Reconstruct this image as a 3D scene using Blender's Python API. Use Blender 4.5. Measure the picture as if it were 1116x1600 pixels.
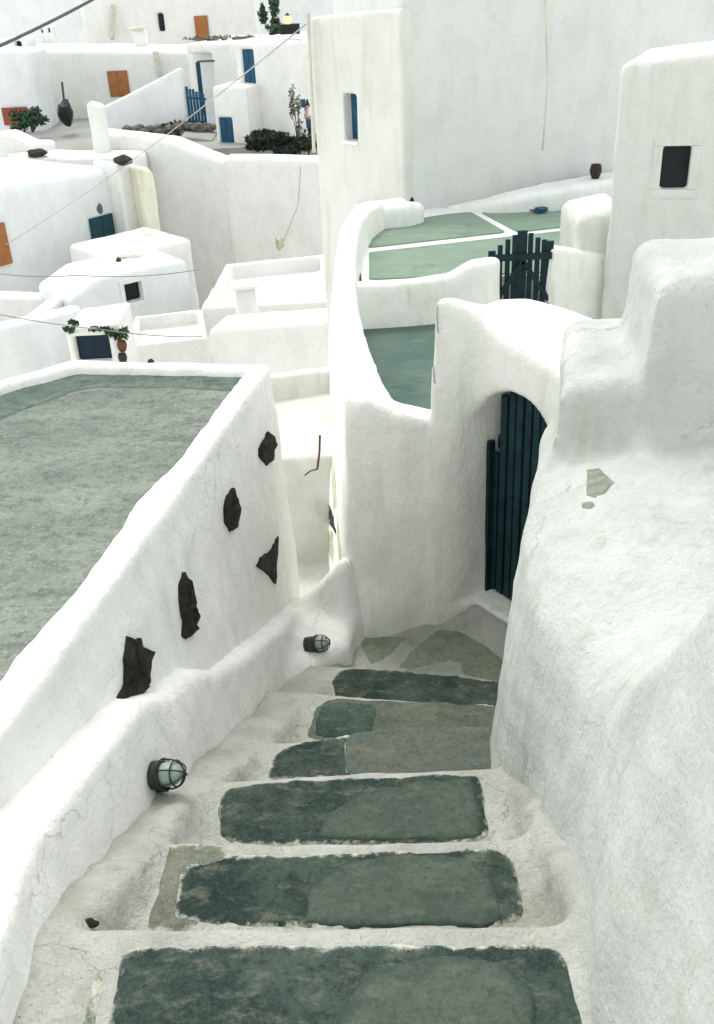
import bpy, bmesh, math, random
import numpy as np
from mathutils import Vector, Matrix
from mathutils.bvhtree import BVHTree
random.seed(7); RNG = np.random.RandomState(11)
S = bpy.context.scene
for o in list(bpy.data.objects): bpy.data.objects.remove(o)
rad = math.radians

# ------------------------------------------------------------------ camera, sky, sun, exposure
PITCH, ROLL, FPX = 29.0, -2.8, 1556.0
cam_d = bpy.data.cameras.new('camera'); cam = bpy.data.objects.new('camera', cam_d)
S.collection.objects.link(cam); S.camera = cam
cam_d.sensor_fit = 'VERTICAL'; cam_d.sensor_height = 36.0; cam_d.lens = 36.0*FPX/1600.0
cam_d.clip_start = 0.05; cam_d.clip_end = 3000
RM = Matrix.Rotation(rad(90-PITCH), 3, 'X') @ Matrix.Rotation(rad(ROLL), 3, 'Z')
cam.matrix_world = RM.to_4x4()

SUN_EL, SUN_AZ = 64.0, -20.0        # azimuth measured from +Y (away from camera) towards +X
W = bpy.data.worlds.new('World'); S.world = W; W.use_nodes = True
nt = W.node_tree; bg = nt.nodes['Background']
sky = nt.nodes.new('ShaderNodeTexSky'); sky.sky_type = 'NISHITA'; sky.sun_disc = False
sky.sun_elevation = rad(SUN_EL); sky.sun_rotation = rad(SUN_AZ)
sky.air_density = 1.0; sky.dust_density = 1.0; sky.ozone_density = 0.5
hs = nt.nodes.new('ShaderNodeHueSaturation'); hs.inputs['Saturation'].default_value = .14     # thin high cloud whitens the sky
nt.links.new(sky.outputs[0], hs.inputs['Color']); nt.links.new(hs.outputs[0], bg.inputs[0]); bg.inputs[1].default_value = 0.15
sd = Vector((math.sin(rad(SUN_AZ))*math.cos(rad(SUN_EL)), math.cos(rad(SUN_AZ))*math.cos(rad(SUN_EL)), math.sin(rad(SUN_EL))))
sun_d = bpy.data.lights.new('sun', 'SUN'); sun_d.energy = 0.5; sun_d.angle = rad(20.0); sun_d.color = (1.0, 0.965, 0.90)
sun = bpy.data.objects.new('sun', sun_d); S.collection.objects.link(sun)
sun.rotation_euler = sd.to_track_quat('Z', 'Y').to_euler()
S.view_settings.view_transform = 'Standard'; S.view_settings.look = 'None'
S.view_settings.gamma = 1.0; S.view_settings.exposure = 1.28; S.view_settings.use_curve_mapping = False

# ------------------------------------------------------------------ geometry helpers
def ray(u, v):
    return RM @ Vector(((u-558.0)/FPX, -(v-800.0)/FPX, -1.0))
def P(u, v, z=None, y=None):
    d = ray(u, v)
    t = z/d.z if z is not None else y/d.y
    return d*t

def smin(a, b, k):
    h = np.clip(0.5+0.5*(b-a)/k, 0, 1)
    return b*(1-h)+a*h-k*h*(1-h)
def smax(a, b, k): return -smin(-a, -b, k)
def poly2(X, Y, pts):
    n = len(pts); d = None; inside = np.zeros(np.broadcast(X, Y).shape, bool)
    for i in range(n):
        ax, ay = pts[i][0], pts[i][1]; bx, by = pts[(i+1) % n][0], pts[(i+1) % n][1]
        ex, ey = bx-ax, by-ay
        t = np.clip(((X-ax)*ex+(Y-ay)*ey)/(ex*ex+ey*ey+1e-12), 0, 1)
        q = (X-ax-ex*t)**2+(Y-ay-ey*t)**2
        d = q if d is None else np.minimum(d, q)
        c = ((ay > Y) != (by > Y)) & (X < (bx-ax)*(Y-ay)/((by-ay) if abs(by-ay) > 1e-12 else 1e-12)+ax)
        inside ^= c
    return np.where(inside, -1.0, 1.0)*np.sqrt(d)
def ext(d2, Z, z0, z1, r=0.05, batter=0.0):
    dx = d2+r-batter*(z1-Z)
    dz = np.maximum(Z-z1, z0-Z)+r
    return np.minimum(np.maximum(dx, dz), 0)+np.hypot(np.maximum(dx, 0), np.maximum(dz, 0))-r
def path(X, Y, Z, pts, z0, r=0.05, batter=0.0):
    """wall along a polyline of (x, y, half width, top)"""
    best = None
    for a, b in zip(pts[:-1], pts[1:]):
        ex, ey = b[0]-a[0], b[1]-a[1]
        t = np.clip(((X-a[0])*ex+(Y-a[1])*ey)/(ex*ex+ey*ey), 0, 1)
        d = np.hypot(X-a[0]-ex*t, Y-a[1]-ey*t)-(a[2]+(b[2]-a[2])*t)
        tp = a[3]+(b[3]-a[3])*t
        if best is None: best, top = d, tp
        else:
            m = d < best; best = np.where(m, d, best); top = np.where(m, tp, top)
    return ext(best, Z, z0, top, r, batter)
def wob(X, Y, Z, wl, seed, n=6):
    rs = np.random.RandomState(seed); out = 0
    for i in range(n):
        k = rs.normal(size=3); k /= np.linalg.norm(k); k *= 2*math.pi/(wl*rs.uniform(.6, 1.5))
        out = out+np.sin(X*k[0]+Y*k[1]+Z*k[2]+rs.uniform(0, 6.28))
    return out/n
def obox(X, Y, Z, org, dr, s0, s1, n0, n1, z0, z1, r=0.0):
    """box in the frame of a wall face: s along it, n into it"""
    s = (X-org[0])*dr[0]+(Y-org[1])*dr[1]; n = -(X-org[0])*dr[1]+(Y-org[1])*dr[0]
    dx = np.abs(s-(s0+s1)/2)-(s1-s0)/2+r; dy = np.abs(n-(n0+n1)/2)-(n1-n0)/2+r; dz = np.abs(Z-(z0+z1)/2)-(z1-z0)/2+r
    return np.minimum(np.maximum(dx, np.maximum(dy, dz)), 0)+np.sqrt(np.maximum(dx, 0)**2+np.maximum(dy, 0)**2+np.maximum(dz, 0)**2)-r

def nets(fn, lo, hi, vox):
    n = [int(math.ceil((hi[i]-lo[i])/vox))+1 for i in range(3)]
    ax = [(lo[i]+vox*np.arange(n[i])).astype(np.float32) for i in range(3)]
    D = fn(ax[0][:, None, None], ax[1][None, :, None], ax[2][None, None, :]).astype(np.float32)
    D = np.array(np.broadcast_to(D, n))
    for a in range(3):           # close the shape at the grid's border
        sl = [slice(None)]*3
        for e in (0, -1):
            sl[a] = e; D[tuple(sl)] = np.maximum(D[tuple(sl)], vox*.5)
    s = D < 0
    c = np.zeros([m-1 for m in n], np.uint8)
    offs = [(i, j, k) for i in (0, 1) for j in (0, 1) for k in (0, 1)]
    for i, j, k in offs: c += s[i:n[0]-1+i, j:n[1]-1+j, k:n[2]-1+k]
    act = np.argwhere((c > 0) & (c < 8)); idx = np.full(c.shape, -1, np.int64); idx[tuple(act.T)] = np.arange(len(act))
    cv = {o: D[act[:, 0]+o[0], act[:, 1]+o[1], act[:, 2]+o[2]] for o in offs}
    acc = np.zeros((len(act), 3)); cnt = np.zeros(len(act))
    for o in offs:
        for a in range(3):
            if o[a]: continue
            p = list(o); p[a] = 1; p = tuple(p)
            A, B = cv[o], cv[p]; m = (A < 0) != (B < 0)
            t = np.where(m, A/(A-B+1e-12*(A == B)), 0)
            pos = np.zeros((len(act), 3)); pos[:] = o; pos[:, a] = t
            acc += pos*m[:, None]; cnt += m
    V = (act+acc/cnt[:, None])*vox+np.array(lo)
    F = []
    for a in range(3):
        b, d = (a+1) % 3, (a+2) % 3
        s0 = [slice(None)]*3; s1 = [slice(None)]*3
        s0[a] = slice(0, -1); s1[a] = slice(1, None)
        A, B = s[tuple(s0)], s[tuple(s1)]
        e = np.argwhere(A != B); e = e[(e[:, b] > 0) & (e[:, d] > 0) & (e[:, b] < n[b]-1) & (e[:, d] < n[d]-1)]
        ins = A[tuple(e.T)]
        q = []
        for db, dd in ((1, 1), (0, 1), (0, 0), (1, 0)):
            t = e.copy(); t[:, b] -= db; t[:, d] -= dd; q.append(idx[tuple(t.T)])
        Q = np.stack(q, 1); Q[~ins] = Q[~ins][:, ::-1]
        F.append(Q)
    return V, np.concatenate(F)

def me_np(name, V, F, smooth=True):
    me = bpy.data.meshes.new(name); k = F.shape[1]
    me.vertices.add(len(V)); me.vertices.foreach_set('co', np.asarray(V, np.float32).ravel())
    me.loops.add(F.size); me.loops.foreach_set('vertex_index', F.astype(np.int32).ravel())
    me.polygons.add(len(F)); me.polygons.foreach_set('loop_start', np.arange(0, F.size, k, dtype=np.int32))
    me.polygons.foreach_set('loop_total', np.full(len(F), k, np.int32))
    me.update(calc_edges=True)
    if smooth: me.polygons.foreach_set('use_smooth', np.ones(len(F), bool))
    return me
def world_loc(p): return Vector(p.location) if p is not None and p.parent is None else (world_loc(p.parent)+p.location if p is not None else Vector())
def link(name, me, mat, parent=None, org=None):
    """me holds world coordinates; org is the object's origin in the world"""
    pw = world_loc(parent); org = Vector(org) if org is not None else pw.copy()
    me.transform(Matrix.Translation(-org))
    o = bpy.data.objects.new(name, me); S.collection.objects.link(o)
    if mat: me.materials.append(mat)
    if parent is not None: o.parent = parent
    o.location = org-pw
    return o
def tag(o, label=None, cat=None, group=None, kind=None):
    if label: o['label'] = label
    if cat: o['category'] = cat
    if group: o['group'] = group
    if kind: o['kind'] = kind
    return o
def thing(name, loc, label, cat, group=None):
    o = bpy.data.objects.new(name, None); S.collection.objects.link(o); o.location = loc; o.empty_display_size = .1
    return tag(o, label, cat, group)
def sdf(name, fn, lo, hi, vox, mat, parent=None, org=None, attr=None):
    V, F = nets(fn, lo, hi, vox)
    me = me_np(name, V, F)
    if attr is not None:
        a = me.attributes.new('edge', 'FLOAT', 'POINT'); a.data.foreach_set('value', attr(V).astype(np.float32))
    return link(name, me, mat, parent, org)
def bm_obj(name, bm, mat, parent=None, org=None, smooth=False):
    bmesh.ops.recalc_face_normals(bm, faces=bm.faces[:])
    me = bpy.data.meshes.new(name); bm.to_mesh(me); bm.free()
    if smooth:
        for p in me.polygons: p.use_smooth = True
    return link(name, me, mat, parent, org)
def abox(bm, c, ux, uy, uz, bevel=0.0):
    """box with centre c and three half-extent vectors"""
    c, ux, uy, uz = Vector(c), Vector(ux), Vector(uy), Vector(uz)
    vs = [bm.verts.new(c+ux*i+uy*j+uz*k) for i in (-1, 1) for j in (-1, 1) for k in (-1, 1)]
    fs = [bm.faces.new([vs[q] for q in f]) for f in ((0, 1, 3, 2), (4, 6, 7, 5), (0, 4, 5, 1), (2, 3, 7, 6), (0, 2, 6, 4), (1, 5, 7, 3))]
    if bevel:
        es = {e for f in fs for e in f.edges}
        bmesh.ops.bevel(bm, geom=list(es), offset=bevel, segments=2, affect='EDGES', profile=.6)
def tube(bm, pts, r, seg=8):
    pts = [Vector(p) for p in pts]; rings = []
    rr = r if isinstance(r, (list, tuple)) else [r]*len(pts)
    for i, p in enumerate(pts):
        t = (pts[min(i+1, len(pts)-1)]-pts[max(i-1, 0)]).normalized()
        a = t.orthogonal().normalized() if i == 0 else (pa-t*pa.dot(t)).normalized()
        pa = a; b = t.cross(a)
        rings.append([bm.verts.new(p+(a*math.cos(2*math.pi*k/seg)+b*math.sin(2*math.pi*k/seg))*rr[i]) for k in range(seg)])
    for A, B in zip(rings[:-1], rings[1:]):
        for k in range(seg): bm.faces.new((A[k], A[(k+1) % seg], B[(k+1) % seg], B[k]))
    bm.faces.new(rings[0][::-1]); bm.faces.new(rings[-1])
def blob(bm, c, r, sx=1, sy=1, sz=1, amp=.15, sub=2):
    g = bmesh.ops.create_icosphere(bm, subdivisions=sub, radius=1)
    for v in g['verts']:
        k = 1+amp*(random.random()-.5)*2
        v.co = Vector(c)+Vector((v.co.x*r*sx, v.co.y*r*sy, v.co.z*r*sz))*k

# ------------------------------------------------------------------ materials
def mat_new(name, rough=.9):
    m = bpy.data.materials.new(name); m.use_nodes = True
    b = m.node_tree.nodes['Principled BSDF']; b.inputs['Roughness'].default_value = rough
    b.inputs['Specular IOR Level'].default_value = .25
    return m, m.node_tree, b
class G:
    def __init__(s, t): s.t = t; s.pos = t.nodes.new('ShaderNodeNewGeometry').outputs['Position']
    def noise(s, scale, detail=4, rough=.55, stretch=None, off=0, dist=0):
        n = s.t.nodes.new('ShaderNodeTexNoise'); n.inputs['Scale'].default_value = scale
        n.inputs['Detail'].default_value = detail; n.inputs['Roughness'].default_value = rough; n.inputs['Distortion'].default_value = dist
        mp = s.t.nodes.new('ShaderNodeMapping'); mp.inputs['Location'].default_value = (off, off*.7, off*.3)
        if stretch: mp.inputs['Scale'].default_value = stretch
        s.t.links.new(s.pos, mp.inputs[0]); s.t.links.new(mp.outputs[0], n.inputs['Vector'])
        return n.outputs[0]
    def ramp(s, x, a, b, lo=0., hi=1.):
        r = s.t.nodes.new('ShaderNodeMapRange'); r.interpolation_type = 'SMOOTHSTEP'
        for k, v in ((1, a), (2, b), (3, lo), (4, hi)): r.inputs[k].default_value = v
        s.t.links.new(x, r.inputs[0]); return r.outputs[0]
    def math(s, op, x, y):
        m = s.t.nodes.new('ShaderNodeMath'); m.operation = op
        for i, q in enumerate((x, y)):
            if isinstance(q, (int, float)): m.inputs[i].default_value = q
            else: s.t.links.new(q, m.inputs[i])
        return m.outputs[0]
    def mix(s, f, a, b):
        m = s.t.nodes.new('ShaderNodeMix'); m.data_type = 'RGBA'
        if isinstance(f, (int, float)): m.inputs[0].default_value = f
        else: s.t.links.new(f, m.inputs[0])
        for i, q in ((6, a), (7, b)):
            if isinstance(q, tuple): m.inputs[i].default_value = (*q[:3], 1)
            else: s.t.links.new(q, m.inputs[i])
        return m.outputs[2]
    def bump(s, b, h, dist=.01, strength=1.0):
        n = s.t.nodes.new('ShaderNodeBump'); n.inputs['Distance'].default_value = dist; n.inputs['Strength'].default_value = strength
        s.t.links.new(h, n.inputs['Height']); s.t.links.new(n.outputs[0], b.inputs['Normal'])

WH = (.85, .87, .83)
def whitewash(name, base=WH, dirt=(.55, .56, .46), amt=.35, streak=.25, sp=.0, sc=1.0, bump=.006, stain=None, mott=.45, crack=0, spw=.42):
    m, t, b = mat_new(name, .95); g = G(t)
    n1 = g.noise(1.3*sc, 6, .6); n2 = g.noise(5*sc, 5, .6, (1.6, 1.6, .22), 3.1); n3 = g.noise(14*sc, 4, .6, off=9)
    c = g.mix(g.math('MULTIPLY', g.ramp(n1, .45, .75), amt), base, dirt)
    c = g.mix(g.math('MULTIPLY', g.ramp(n2, .5, .72), streak), c, (dirt[0]*.95, dirt[1]*.97, dirt[2]*.95))
    c = g.mix(g.math('MULTIPLY', g.ramp(n3, .35, .7), .10), c, (.62, .64, .6))
    dk = tuple(x*.80 for x in base)
    c = g.mix(g.math('MULTIPLY', g.ramp(g.noise(3.4*sc, 9, .72, (1, 1, .6), 21), .42, .66), mott), c, dk)
    c = g.mix(g.math('MULTIPLY', g.ramp(g.noise(24*sc, 7, .75, off=17), .5, .72), mott), c, dk)
    if crack:
        vo = t.nodes.new('ShaderNodeTexVoronoi'); vo.feature = 'DISTANCE_TO_EDGE'; vo.inputs['Scale'].default_value = 1.15*sc
        nd = t.nodes.new('ShaderNodeTexNoise'); nd.inputs['Scale'].default_value = 4*sc; nd.inputs['Detail'].default_value = 6
        t.links.new(g.pos, nd.inputs['Vector']); ad = t.nodes.new('ShaderNodeVectorMath'); ad.operation = 'MULTIPLY_ADD'
        t.links.new(nd.outputs['Color'], ad.inputs[0]); ad.inputs[1].default_value = (.5/sc, .5/sc, .5/sc); t.links.new(g.pos, ad.inputs[2])
        t.links.new(ad.outputs[0], vo.inputs['Vector'])
        cr = g.math('MULTIPLY', g.ramp(vo.outputs['Distance'], .0, .0065, 1, 0), g.ramp(g.noise(1.7*sc, 3, .6, off=31), .50, .60))
        c = g.mix(g.math('MULTIPLY', cr, crack), c, (.22, .22, .18))
    if sp:     # little specks and bare spots where the lime has come off
        n4 = g.noise(62*sc, 4, .75, off=5); msk = g.ramp(g.noise(2.2*sc, 3, .5, off=7), spw, spw+.2)
        c = g.mix(g.math('MULTIPLY', g.math('MULTIPLY', g.ramp(n4, .60, .68), msk), sp), c, (.26, .27, .21))
    if stain: c = stain(g, c)
    t.links.new(c, b.inputs['Base Color'])
    h = g.math('ADD', g.math('MULTIPLY', g.noise(8*sc, 7, .65, (1, 1, .55), 2), 2.4), g.math('MULTIPLY', g.noise(48*sc, 5, .7, off=4), .8))
    g.bump(b, h, bump)
    return m
def plain(name, c, rough=.6, var=.25, sc=6., bump=0., c2=None, worn=None):
    m, t, b = mat_new(name, rough); g = G(t)
    c2 = c2 or tuple(x*(1-var) for x in c)
    col = g.mix(g.ramp(g.noise(sc, 5, .6), .35, .68), c, c2)
    if worn:
        col = g.mix(g.math('MULTIPLY', g.ramp(g.noise(sc*3, 9, .75, (.6, 1.5, 1), 5), .52, .68), .6), col, worn)
        col = g.mix(g.math('MULTIPLY', g.ramp(g.noise(sc*.7, 7, .7, off=15), .55, .7), .45), col, tuple(x*.6 for x in c))
    t.links.new(col, b.inputs['Base Color'])
    if bump: g.bump(b, g.noise(sc*5, 5, .65, off=3), bump)
    return m
def stone(name, c1, c2, c3, paint=0.03, sc=1., bump=.006, edgec=(.52, .54, .45), st=None):
    """bare step stone; lime speckles the rim using the stored distance to the edge"""
    m, t, b = mat_new(name, .85); g = G(t)
    c = g.mix(g.ramp(g.noise(3.2*sc, 7, .68, st), .38, .64), c1, c2)
    c = g.mix(g.math('MULTIPLY', g.ramp(g.noise(11*sc, 6, .7, (1, 1.8, 1), 4), .5, .66), .75), c, c3)
    c = g.mix(g.math('MULTIPLY', g.ramp(g.noise(7*sc, 9, .78, st or (1, 1.4, 1), 13), .50, .64), .7), c, tuple(x*.55 for x in c1))
    c = g.mix(g.math('MULTIPLY', g.ramp(g.noise(45*sc, 5, .75, off=8), .48, .66), .6), c, tuple(x*.45 for x in c1))
    c = g.mix(g.math('MULTIPLY', g.ramp(g.noise(120*sc, 4, .8, off=1), .52, .72), .30), c, tuple(min(1, x*3.0) for x in c2))
    if paint:
        at = t.nodes.new('ShaderNodeAttribute'); at.attribute_name = 'edge'
        e = g.math('ADD', at.outputs['Fac'], g.math('MULTIPLY', g.math('SUBTRACT', g.noise(26, 5, .75, off=6), .5), paint*4.2))
        c = g.mix(g.ramp(e, -paint*.35, paint*1.0, 1, 0), c, edgec)
    t.links.new(c, b.inputs['Base Color'])
    g.bump(b, g.math('ADD', g.noise(24*sc, 6, .7), g.math('MULTIPLY', g.noise(90*sc, 4, .7, off=2), .4)), bump)
    return m
M = {}
M['wall'] = whitewash('lime_wall')
M['wall_near'] = whitewash('lime_near', base=(.91, .915, .86), amt=.18, streak=.28, sp=.35, bump=.010, crack=.35, mott=.28)
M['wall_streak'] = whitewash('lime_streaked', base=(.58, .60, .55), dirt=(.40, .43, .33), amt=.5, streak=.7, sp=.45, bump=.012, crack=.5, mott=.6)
M['wall_gate'] = whitewash('lime_warm', base=(.92, .925, .85), dirt=(.55, .56, .42), amt=.35, streak=.40, sp=.15, bump=.009, crack=.12, mott=.32)
M['stairs'] = whitewash('lime_stairs', base=(.58, .59, .52), dirt=(.27, .28, .20), amt=1.0, streak=.45, sp=1.0, sc=1.3, bump=.018, mott=1.0, crack=.7, spw=.28)
M['house2'] = whitewash('lime_house', base=(.70, .705, .65), dirt=(.52, .53, .42), amt=.45, streak=.45, sp=.1, sc=.7, bump=.010, mott=.3)
M['far'] = whitewash('lime_far', base=(.80, .805, .76), sc=.35, amt=.22, streak=.14, bump=.015)
M['far_cool'] = whitewash('lime_far_cool', base=(.78, .81, .80), sc=.35, amt=.18, streak=.12, bump=.015)
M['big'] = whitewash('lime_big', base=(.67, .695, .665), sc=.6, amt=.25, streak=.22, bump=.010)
M['floorwhite'] = whitewash('lime_floor', sc=.8, amt=.2, streak=.0, sp=.3)
M['alley'] = whitewash('lime_alley', base=(.70, .70, .645), dirt=(.42, .41, .33), amt=.6, streak=.35, sp=.5)
M['roof'] = stone('roof_cement', (.155, .19, .15), (.225, .255, .205), (.125, .15, .125), paint=0, sc=.55, bump=.008, st=(.8, 1.7, 1))
M['roof_dark'] = stone('roof_cement_dark', (.085, .125, .10), (.125, .165, .135), (.06, .09, .07), paint=.055, sc=.8, edgec=(.165, .20, .16))  # darker green roof tone, fading to the cement colour at its rim
M['slab'] = stone('step_stone', (.016, .034, .027), (.055, .080, .063), (.125, .135, .098), paint=.018)
M['slab_olive'] = stone('step_olive', (.115, .13, .095), (.09, .115, .095), (.16, .165, .12), paint=.004)
M['slab_side'] = stone('step_side', (.16, .17, .125), (.20, .21, .16), (.10, .12, .09), paint=.02)
M['slab_plain'] = stone('step_stone_plain', (.028, .055, .043), (.068, .098, .076), (.12, .135, .10), paint=0)
M['slab_land'] = stone('landing_stone', (.26, .285, .21), (.20, .23, .175), (.31, .325, .245), paint=.010)
M['cement'] = stone('step_cement', (.078, .100, .074), (.055, .076, .057), (.105, .122, .090), paint=.035, bump=.004, edgec=(.034, .058, .045))
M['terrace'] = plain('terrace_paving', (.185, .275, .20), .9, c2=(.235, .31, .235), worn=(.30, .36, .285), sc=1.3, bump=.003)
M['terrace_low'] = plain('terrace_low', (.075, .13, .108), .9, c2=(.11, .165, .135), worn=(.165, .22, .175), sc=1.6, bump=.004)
M['rock'] = stone('lava_stone', (.040, .038, .030), (.085, .078, .058), (.022, .021, .018), paint=0, sc=4., bump=.05)
M['teal'] = plain('teal_paint', (.009, .040, .050), .45, .5, 9, .002)
M['teal_dark'] = plain('teal_dark', (.008, .028, .036), .5, .4, 9, .002)
M['teal_door'] = plain('teal_door', (.010, .060, .080), .5, .3, 9)
M['blue'] = plain('blue_paint', (.012, .082, .155), .5, .3, 4)
M['navy'] = plain('navy_shade', (.008, .022, .045), .6, .3, 4)
M['orange'] = plain('orange_paint', (.36, .145, .05), .6, .2, 3)
M['red'] = plain('red_paint', (.30, .075, .05), .6, .2, 3)
M['black'] = plain('black_gap', (.010, .014, .016), .5, .3, 5)
M['glass'] = plain('dark_glass', (.012, .018, .022), .12, .3, 3)
M['metal'] = plain('dark_metal', (.045, .055, .045), .5, .5, 60, .001)
M['rust'] = plain('rusty_iron', (.13, .07, .035), .8, .5, 40, .001)
M['cable'] = plain('cable', (.09, .10, .09), .7, .2, 4)
M['cable_mid'] = plain('cable_mid', (.25, .27, .25), .7, .2, 4)
M['cable_pale'] = plain('cable_pale', (.42, .44, .41), .7, .2, 4)
M['road'] = plain('road_cement', (.34, .35, .31), .9, c2=(.28, .29, .26), sc=.7, bump=.01)
M['ground'] = plain('pale_earth', (.74, .74, .68), .95, c2=(.60, .60, .53), sc=.3, bump=.02)
M['rubble'] = plain('rubble', (.11, .105, .09), .9, c2=(.19, .18, .15), sc=2.5, bump=.02)
M['leaf'] = plain('leaf', (.025, .060, .030), .7, c2=(.05, .10, .045), sc=5)
M['leaf_grey'] = plain('leaf_grey', (.12, .14, .10), .8, c2=(.2, .21, .16), sc=5)
M['leaf_dark'] = plain('leaf_dark', (.010, .018, .014), .8, c2=(.03, .045, .03), sc=5)
M['bark'] = plain('bark', (.10, .08, .055), .9, .3, 8)
M['terracotta'] = plain('terracotta', (.15, .06, .035), .8, .3, 5)
M['ceramic'] = plain('dark_pot', (.035, .025, .022), .5, .3, 5)
M['yellowed'] = plain('bare_mortar', (.42, .40, .27), .95, c2=(.58, .56, .42), sc=6, bump=.01)
M['mortar'] = plain('grey_mortar', (.30, .32, .25), .95, c2=(.20, .22, .17), sc=30, bump=.006)
M['pipe'] = plain('stained_pipe', (.62, .61, .50), .8, .25, 4)
M['cloth_w'] = plain('cloth_white', (.8, .8, .8), .9, .1, 4)
M['cloth_p'] = plain('cloth_pink', (.50, .30, .28), .9, .2, 4)
M['cloth_b'] = plain('cloth_blue', (.03, .08, .14), .9, .3, 4)
m_, t_, b_ = mat_new('lamp_glass', .18); b_.inputs['Base Color'].default_value = (.33, .42, .35, 1)
b_.inputs['Transmission Weight'].default_value = .0; b_.inputs['Roughness'].default_value = .25; M['lampglass'] = m_
m_, t_, b_ = mat_new('lit_lamp', .4); b_.inputs['Base Color'].default_value = (.9, .6, .1, 1)
b_.inputs['Emission Color'].default_value = (1, .72, .12, 1); b_.inputs['Emission Strength'].default_value = 1.6; M['lit'] = m_

# ================================================================== GROUND
V = []; F = []; NX, NY = 60, 80
def terrain(x, y):
    h = -16.0+np.clip((12-y)/10, 0, 1)*7.0+np.clip((y-75)/60, 0, 1)*10
    return h-np.clip((y-140)/200, 0, 1)*14
xs = np.concatenate([-np.geomspace(1500, 2, 30), np.geomspace(2, 1500, 30)]); ys = np.concatenate([-np.geomspace(1500, 1, 20), np.geomspace(1, 2200, 60)])
for y in ys:
    for x in xs: V.append((x, y, float(terrain(x, y))+.25*math.sin(x*.7+y*.3)*math.exp(-abs(y)/200)))
F = [(j*NX+i, j*NX+i+1, (j+1)*NX+i+1, (j+1)*NX+i) for j in range(NY-1) for i in range(NX-1)]
tag(link('ground', me_np('ground', np.array(V), np.array(F)), M['ground']), kind='structure')

# ================================================================== STAIRS
ZS = [-2.2, -2.42, -2.64, -2.86, -3.08, -3.30]
NOSE = [[(-1.2, 1.80), (-.725, 1.785), (-.2, 1.755), (.383, 1.735), (1.1, 1.72)],
        [(-1.2, 2.27), (-.573, 2.262), (.0, 2.235), (.434, 2.221), (1.1, 2.20)],
        [(-1.2, 2.76), (-.566, 2.765), (.0, 2.775), (.41, 2.767), (1.1, 2.76)],
        [(-1.1, 3.21), (-.284, 3.215), (.1, 3.215), (.482, 3.184), (1.2, 3.14)],
        [(-1.1, 3.93), (-.175, 3.774), (.2, 3.70), (.575, 3.623), (1.3, 3.48)],
        [(-1.0, 4.42), (-.085, 4.264), (.3, 4.18), (.695, 4.085), (1.5, 3.90)]]
def stairs_fn(X, Y, Z):
    wx = wob(X, Y, Z, .35, 3)*.012+wob(X, Y, Z, .12, 5)*.004
    d = None
    for z, n in zip(ZS, NOSE):
        pts = [(n[0][0], -.3)]+n+[(n[-1][0], -.3)]
        e = ext(poly2(X, Y, pts), Z, z-1.2, z, .022)
        d = e if d is None else np.minimum(d, e)
    land = ext(poly2(X, Y, [(-1, .5), (-.9, 5.1), (1.7, 5.1), (1.7, .5)]), Z, -5, -3.45, .02)
    d = np.minimum(d, land)
    lf = path(X, Y, Z, [(-.97, .8, .09, -2.16), (-.93, 1.75, .09, -2.17), (-.80, 2.1, .09, -2.33), (-.76, 2.3, .09, -2.42), (-.73, 2.6, .10, -2.53), (-.68, 2.8, .10, -2.66), (-.54, 3.25, .12, -2.88), (-.39, 3.8, .11, -3.13), (-.27, 4.25, .11, -3.36), (-.2, 4.8, .1, -3.44)], -4.5, .02, .42)
    rf = path(X, Y, Z, [(.66, .8, .10, -2.02), (.63, 1.6, .10, -2.1), (.60, 2.2, .09, -2.36), (.60, 2.75, .08, -2.62), (.72, 3.2, .07, -2.86)], -4.5, .05, .25)
    gf = path(X, Y, Z, [(.05, 4.86, .11, -3.41), (.48, 4.94, .11, -3.37), (.68, 4.90, .10, -3.33), (1.0, 4.45, .11, -3.33), (1.4, 3.9, .1, -3.33)], -4.5, .05, .45)
    bump = wob(X, Y, Z, .10, 8, 8)*.007
    d = smin(d, lf+bump*1.8+wob(X, Y, Z, .28, 9)*.014, .07); d = smin(d, rf+bump, .08); d = smin(d, gf+bump, .08)
    return d+wx*.45
stairs = sdf('stairs', stairs_fn, (-1.1, .55, -4.0), (1.5, 5.05, -1.95), .0175, M['stairs'])
tag(stairs, kind='structure')
def slab(name, px, z, mat, h=.007, r=.006, vox=.012, label=None, smooth_it=2, dep=.03, parent=None):
    pts = [P(u, v, z=z) for u, v in px]; pts = [(p.x, p.y) for p in pts]
    for _ in range(smooth_it):      # chaikin rounding
        q = []
        for i in range(len(pts)):
            a, b = pts[i], pts[(i+1) % len(pts)]
            q += [(a[0]*.87+b[0]*.13, a[1]*.87+b[1]*.13), (a[0]*.13+b[0]*.87, a[1]*.13+b[1]*.87)]
        pts = q
    xs = [p[0] for p in pts]; ys = [p[1] for p in pts]
    sd_ = int(abs(pts[0][0]*1000)) % 97
    def f(X, Y, Z):
        d2 = poly2(X, Y, pts)+wob(X, Y, 0*Z, .16, sd_)*.010+wob(X, Y, 0*Z, .05, sd_+1)*.004
        return ext(d2, Z, z-dep, z+h, r)+(wob(X, Y, 0*Z, .35, 3)*.012+wob(X, Y, Z*0+z, .12, 5)*.002)*.45
    V, F = nets(f, (min(xs)-.03, min(ys)-.03, z-dep-.01), (max(xs)+.03, max(ys)+.03, z+h+.02), vox)
    me = me_np(name, V, F)
    a = me.attributes.new('edge', 'FLOAT', 'POINT'); a.data.foreach_set('value', (-poly2(V[:, 0], V[:, 1], pts)).astype(np.float32))
    o = link(name, me, mat, parent or stairs)
    if label: o['label'] = label
    return o
ST = 'paving_stone'; CP = 'cement_patch'
slab(ST, [(160, 1700), (172, 1560), (186, 1480), (400, 1477), (862, 1476), (900, 1515), (940, 1700)], ZS[0], M['slab'])
slab(ST, [(108, 1680), (150, 1510), (165, 1510), (138, 1680)], ZS[0], M['slab_side'])
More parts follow.
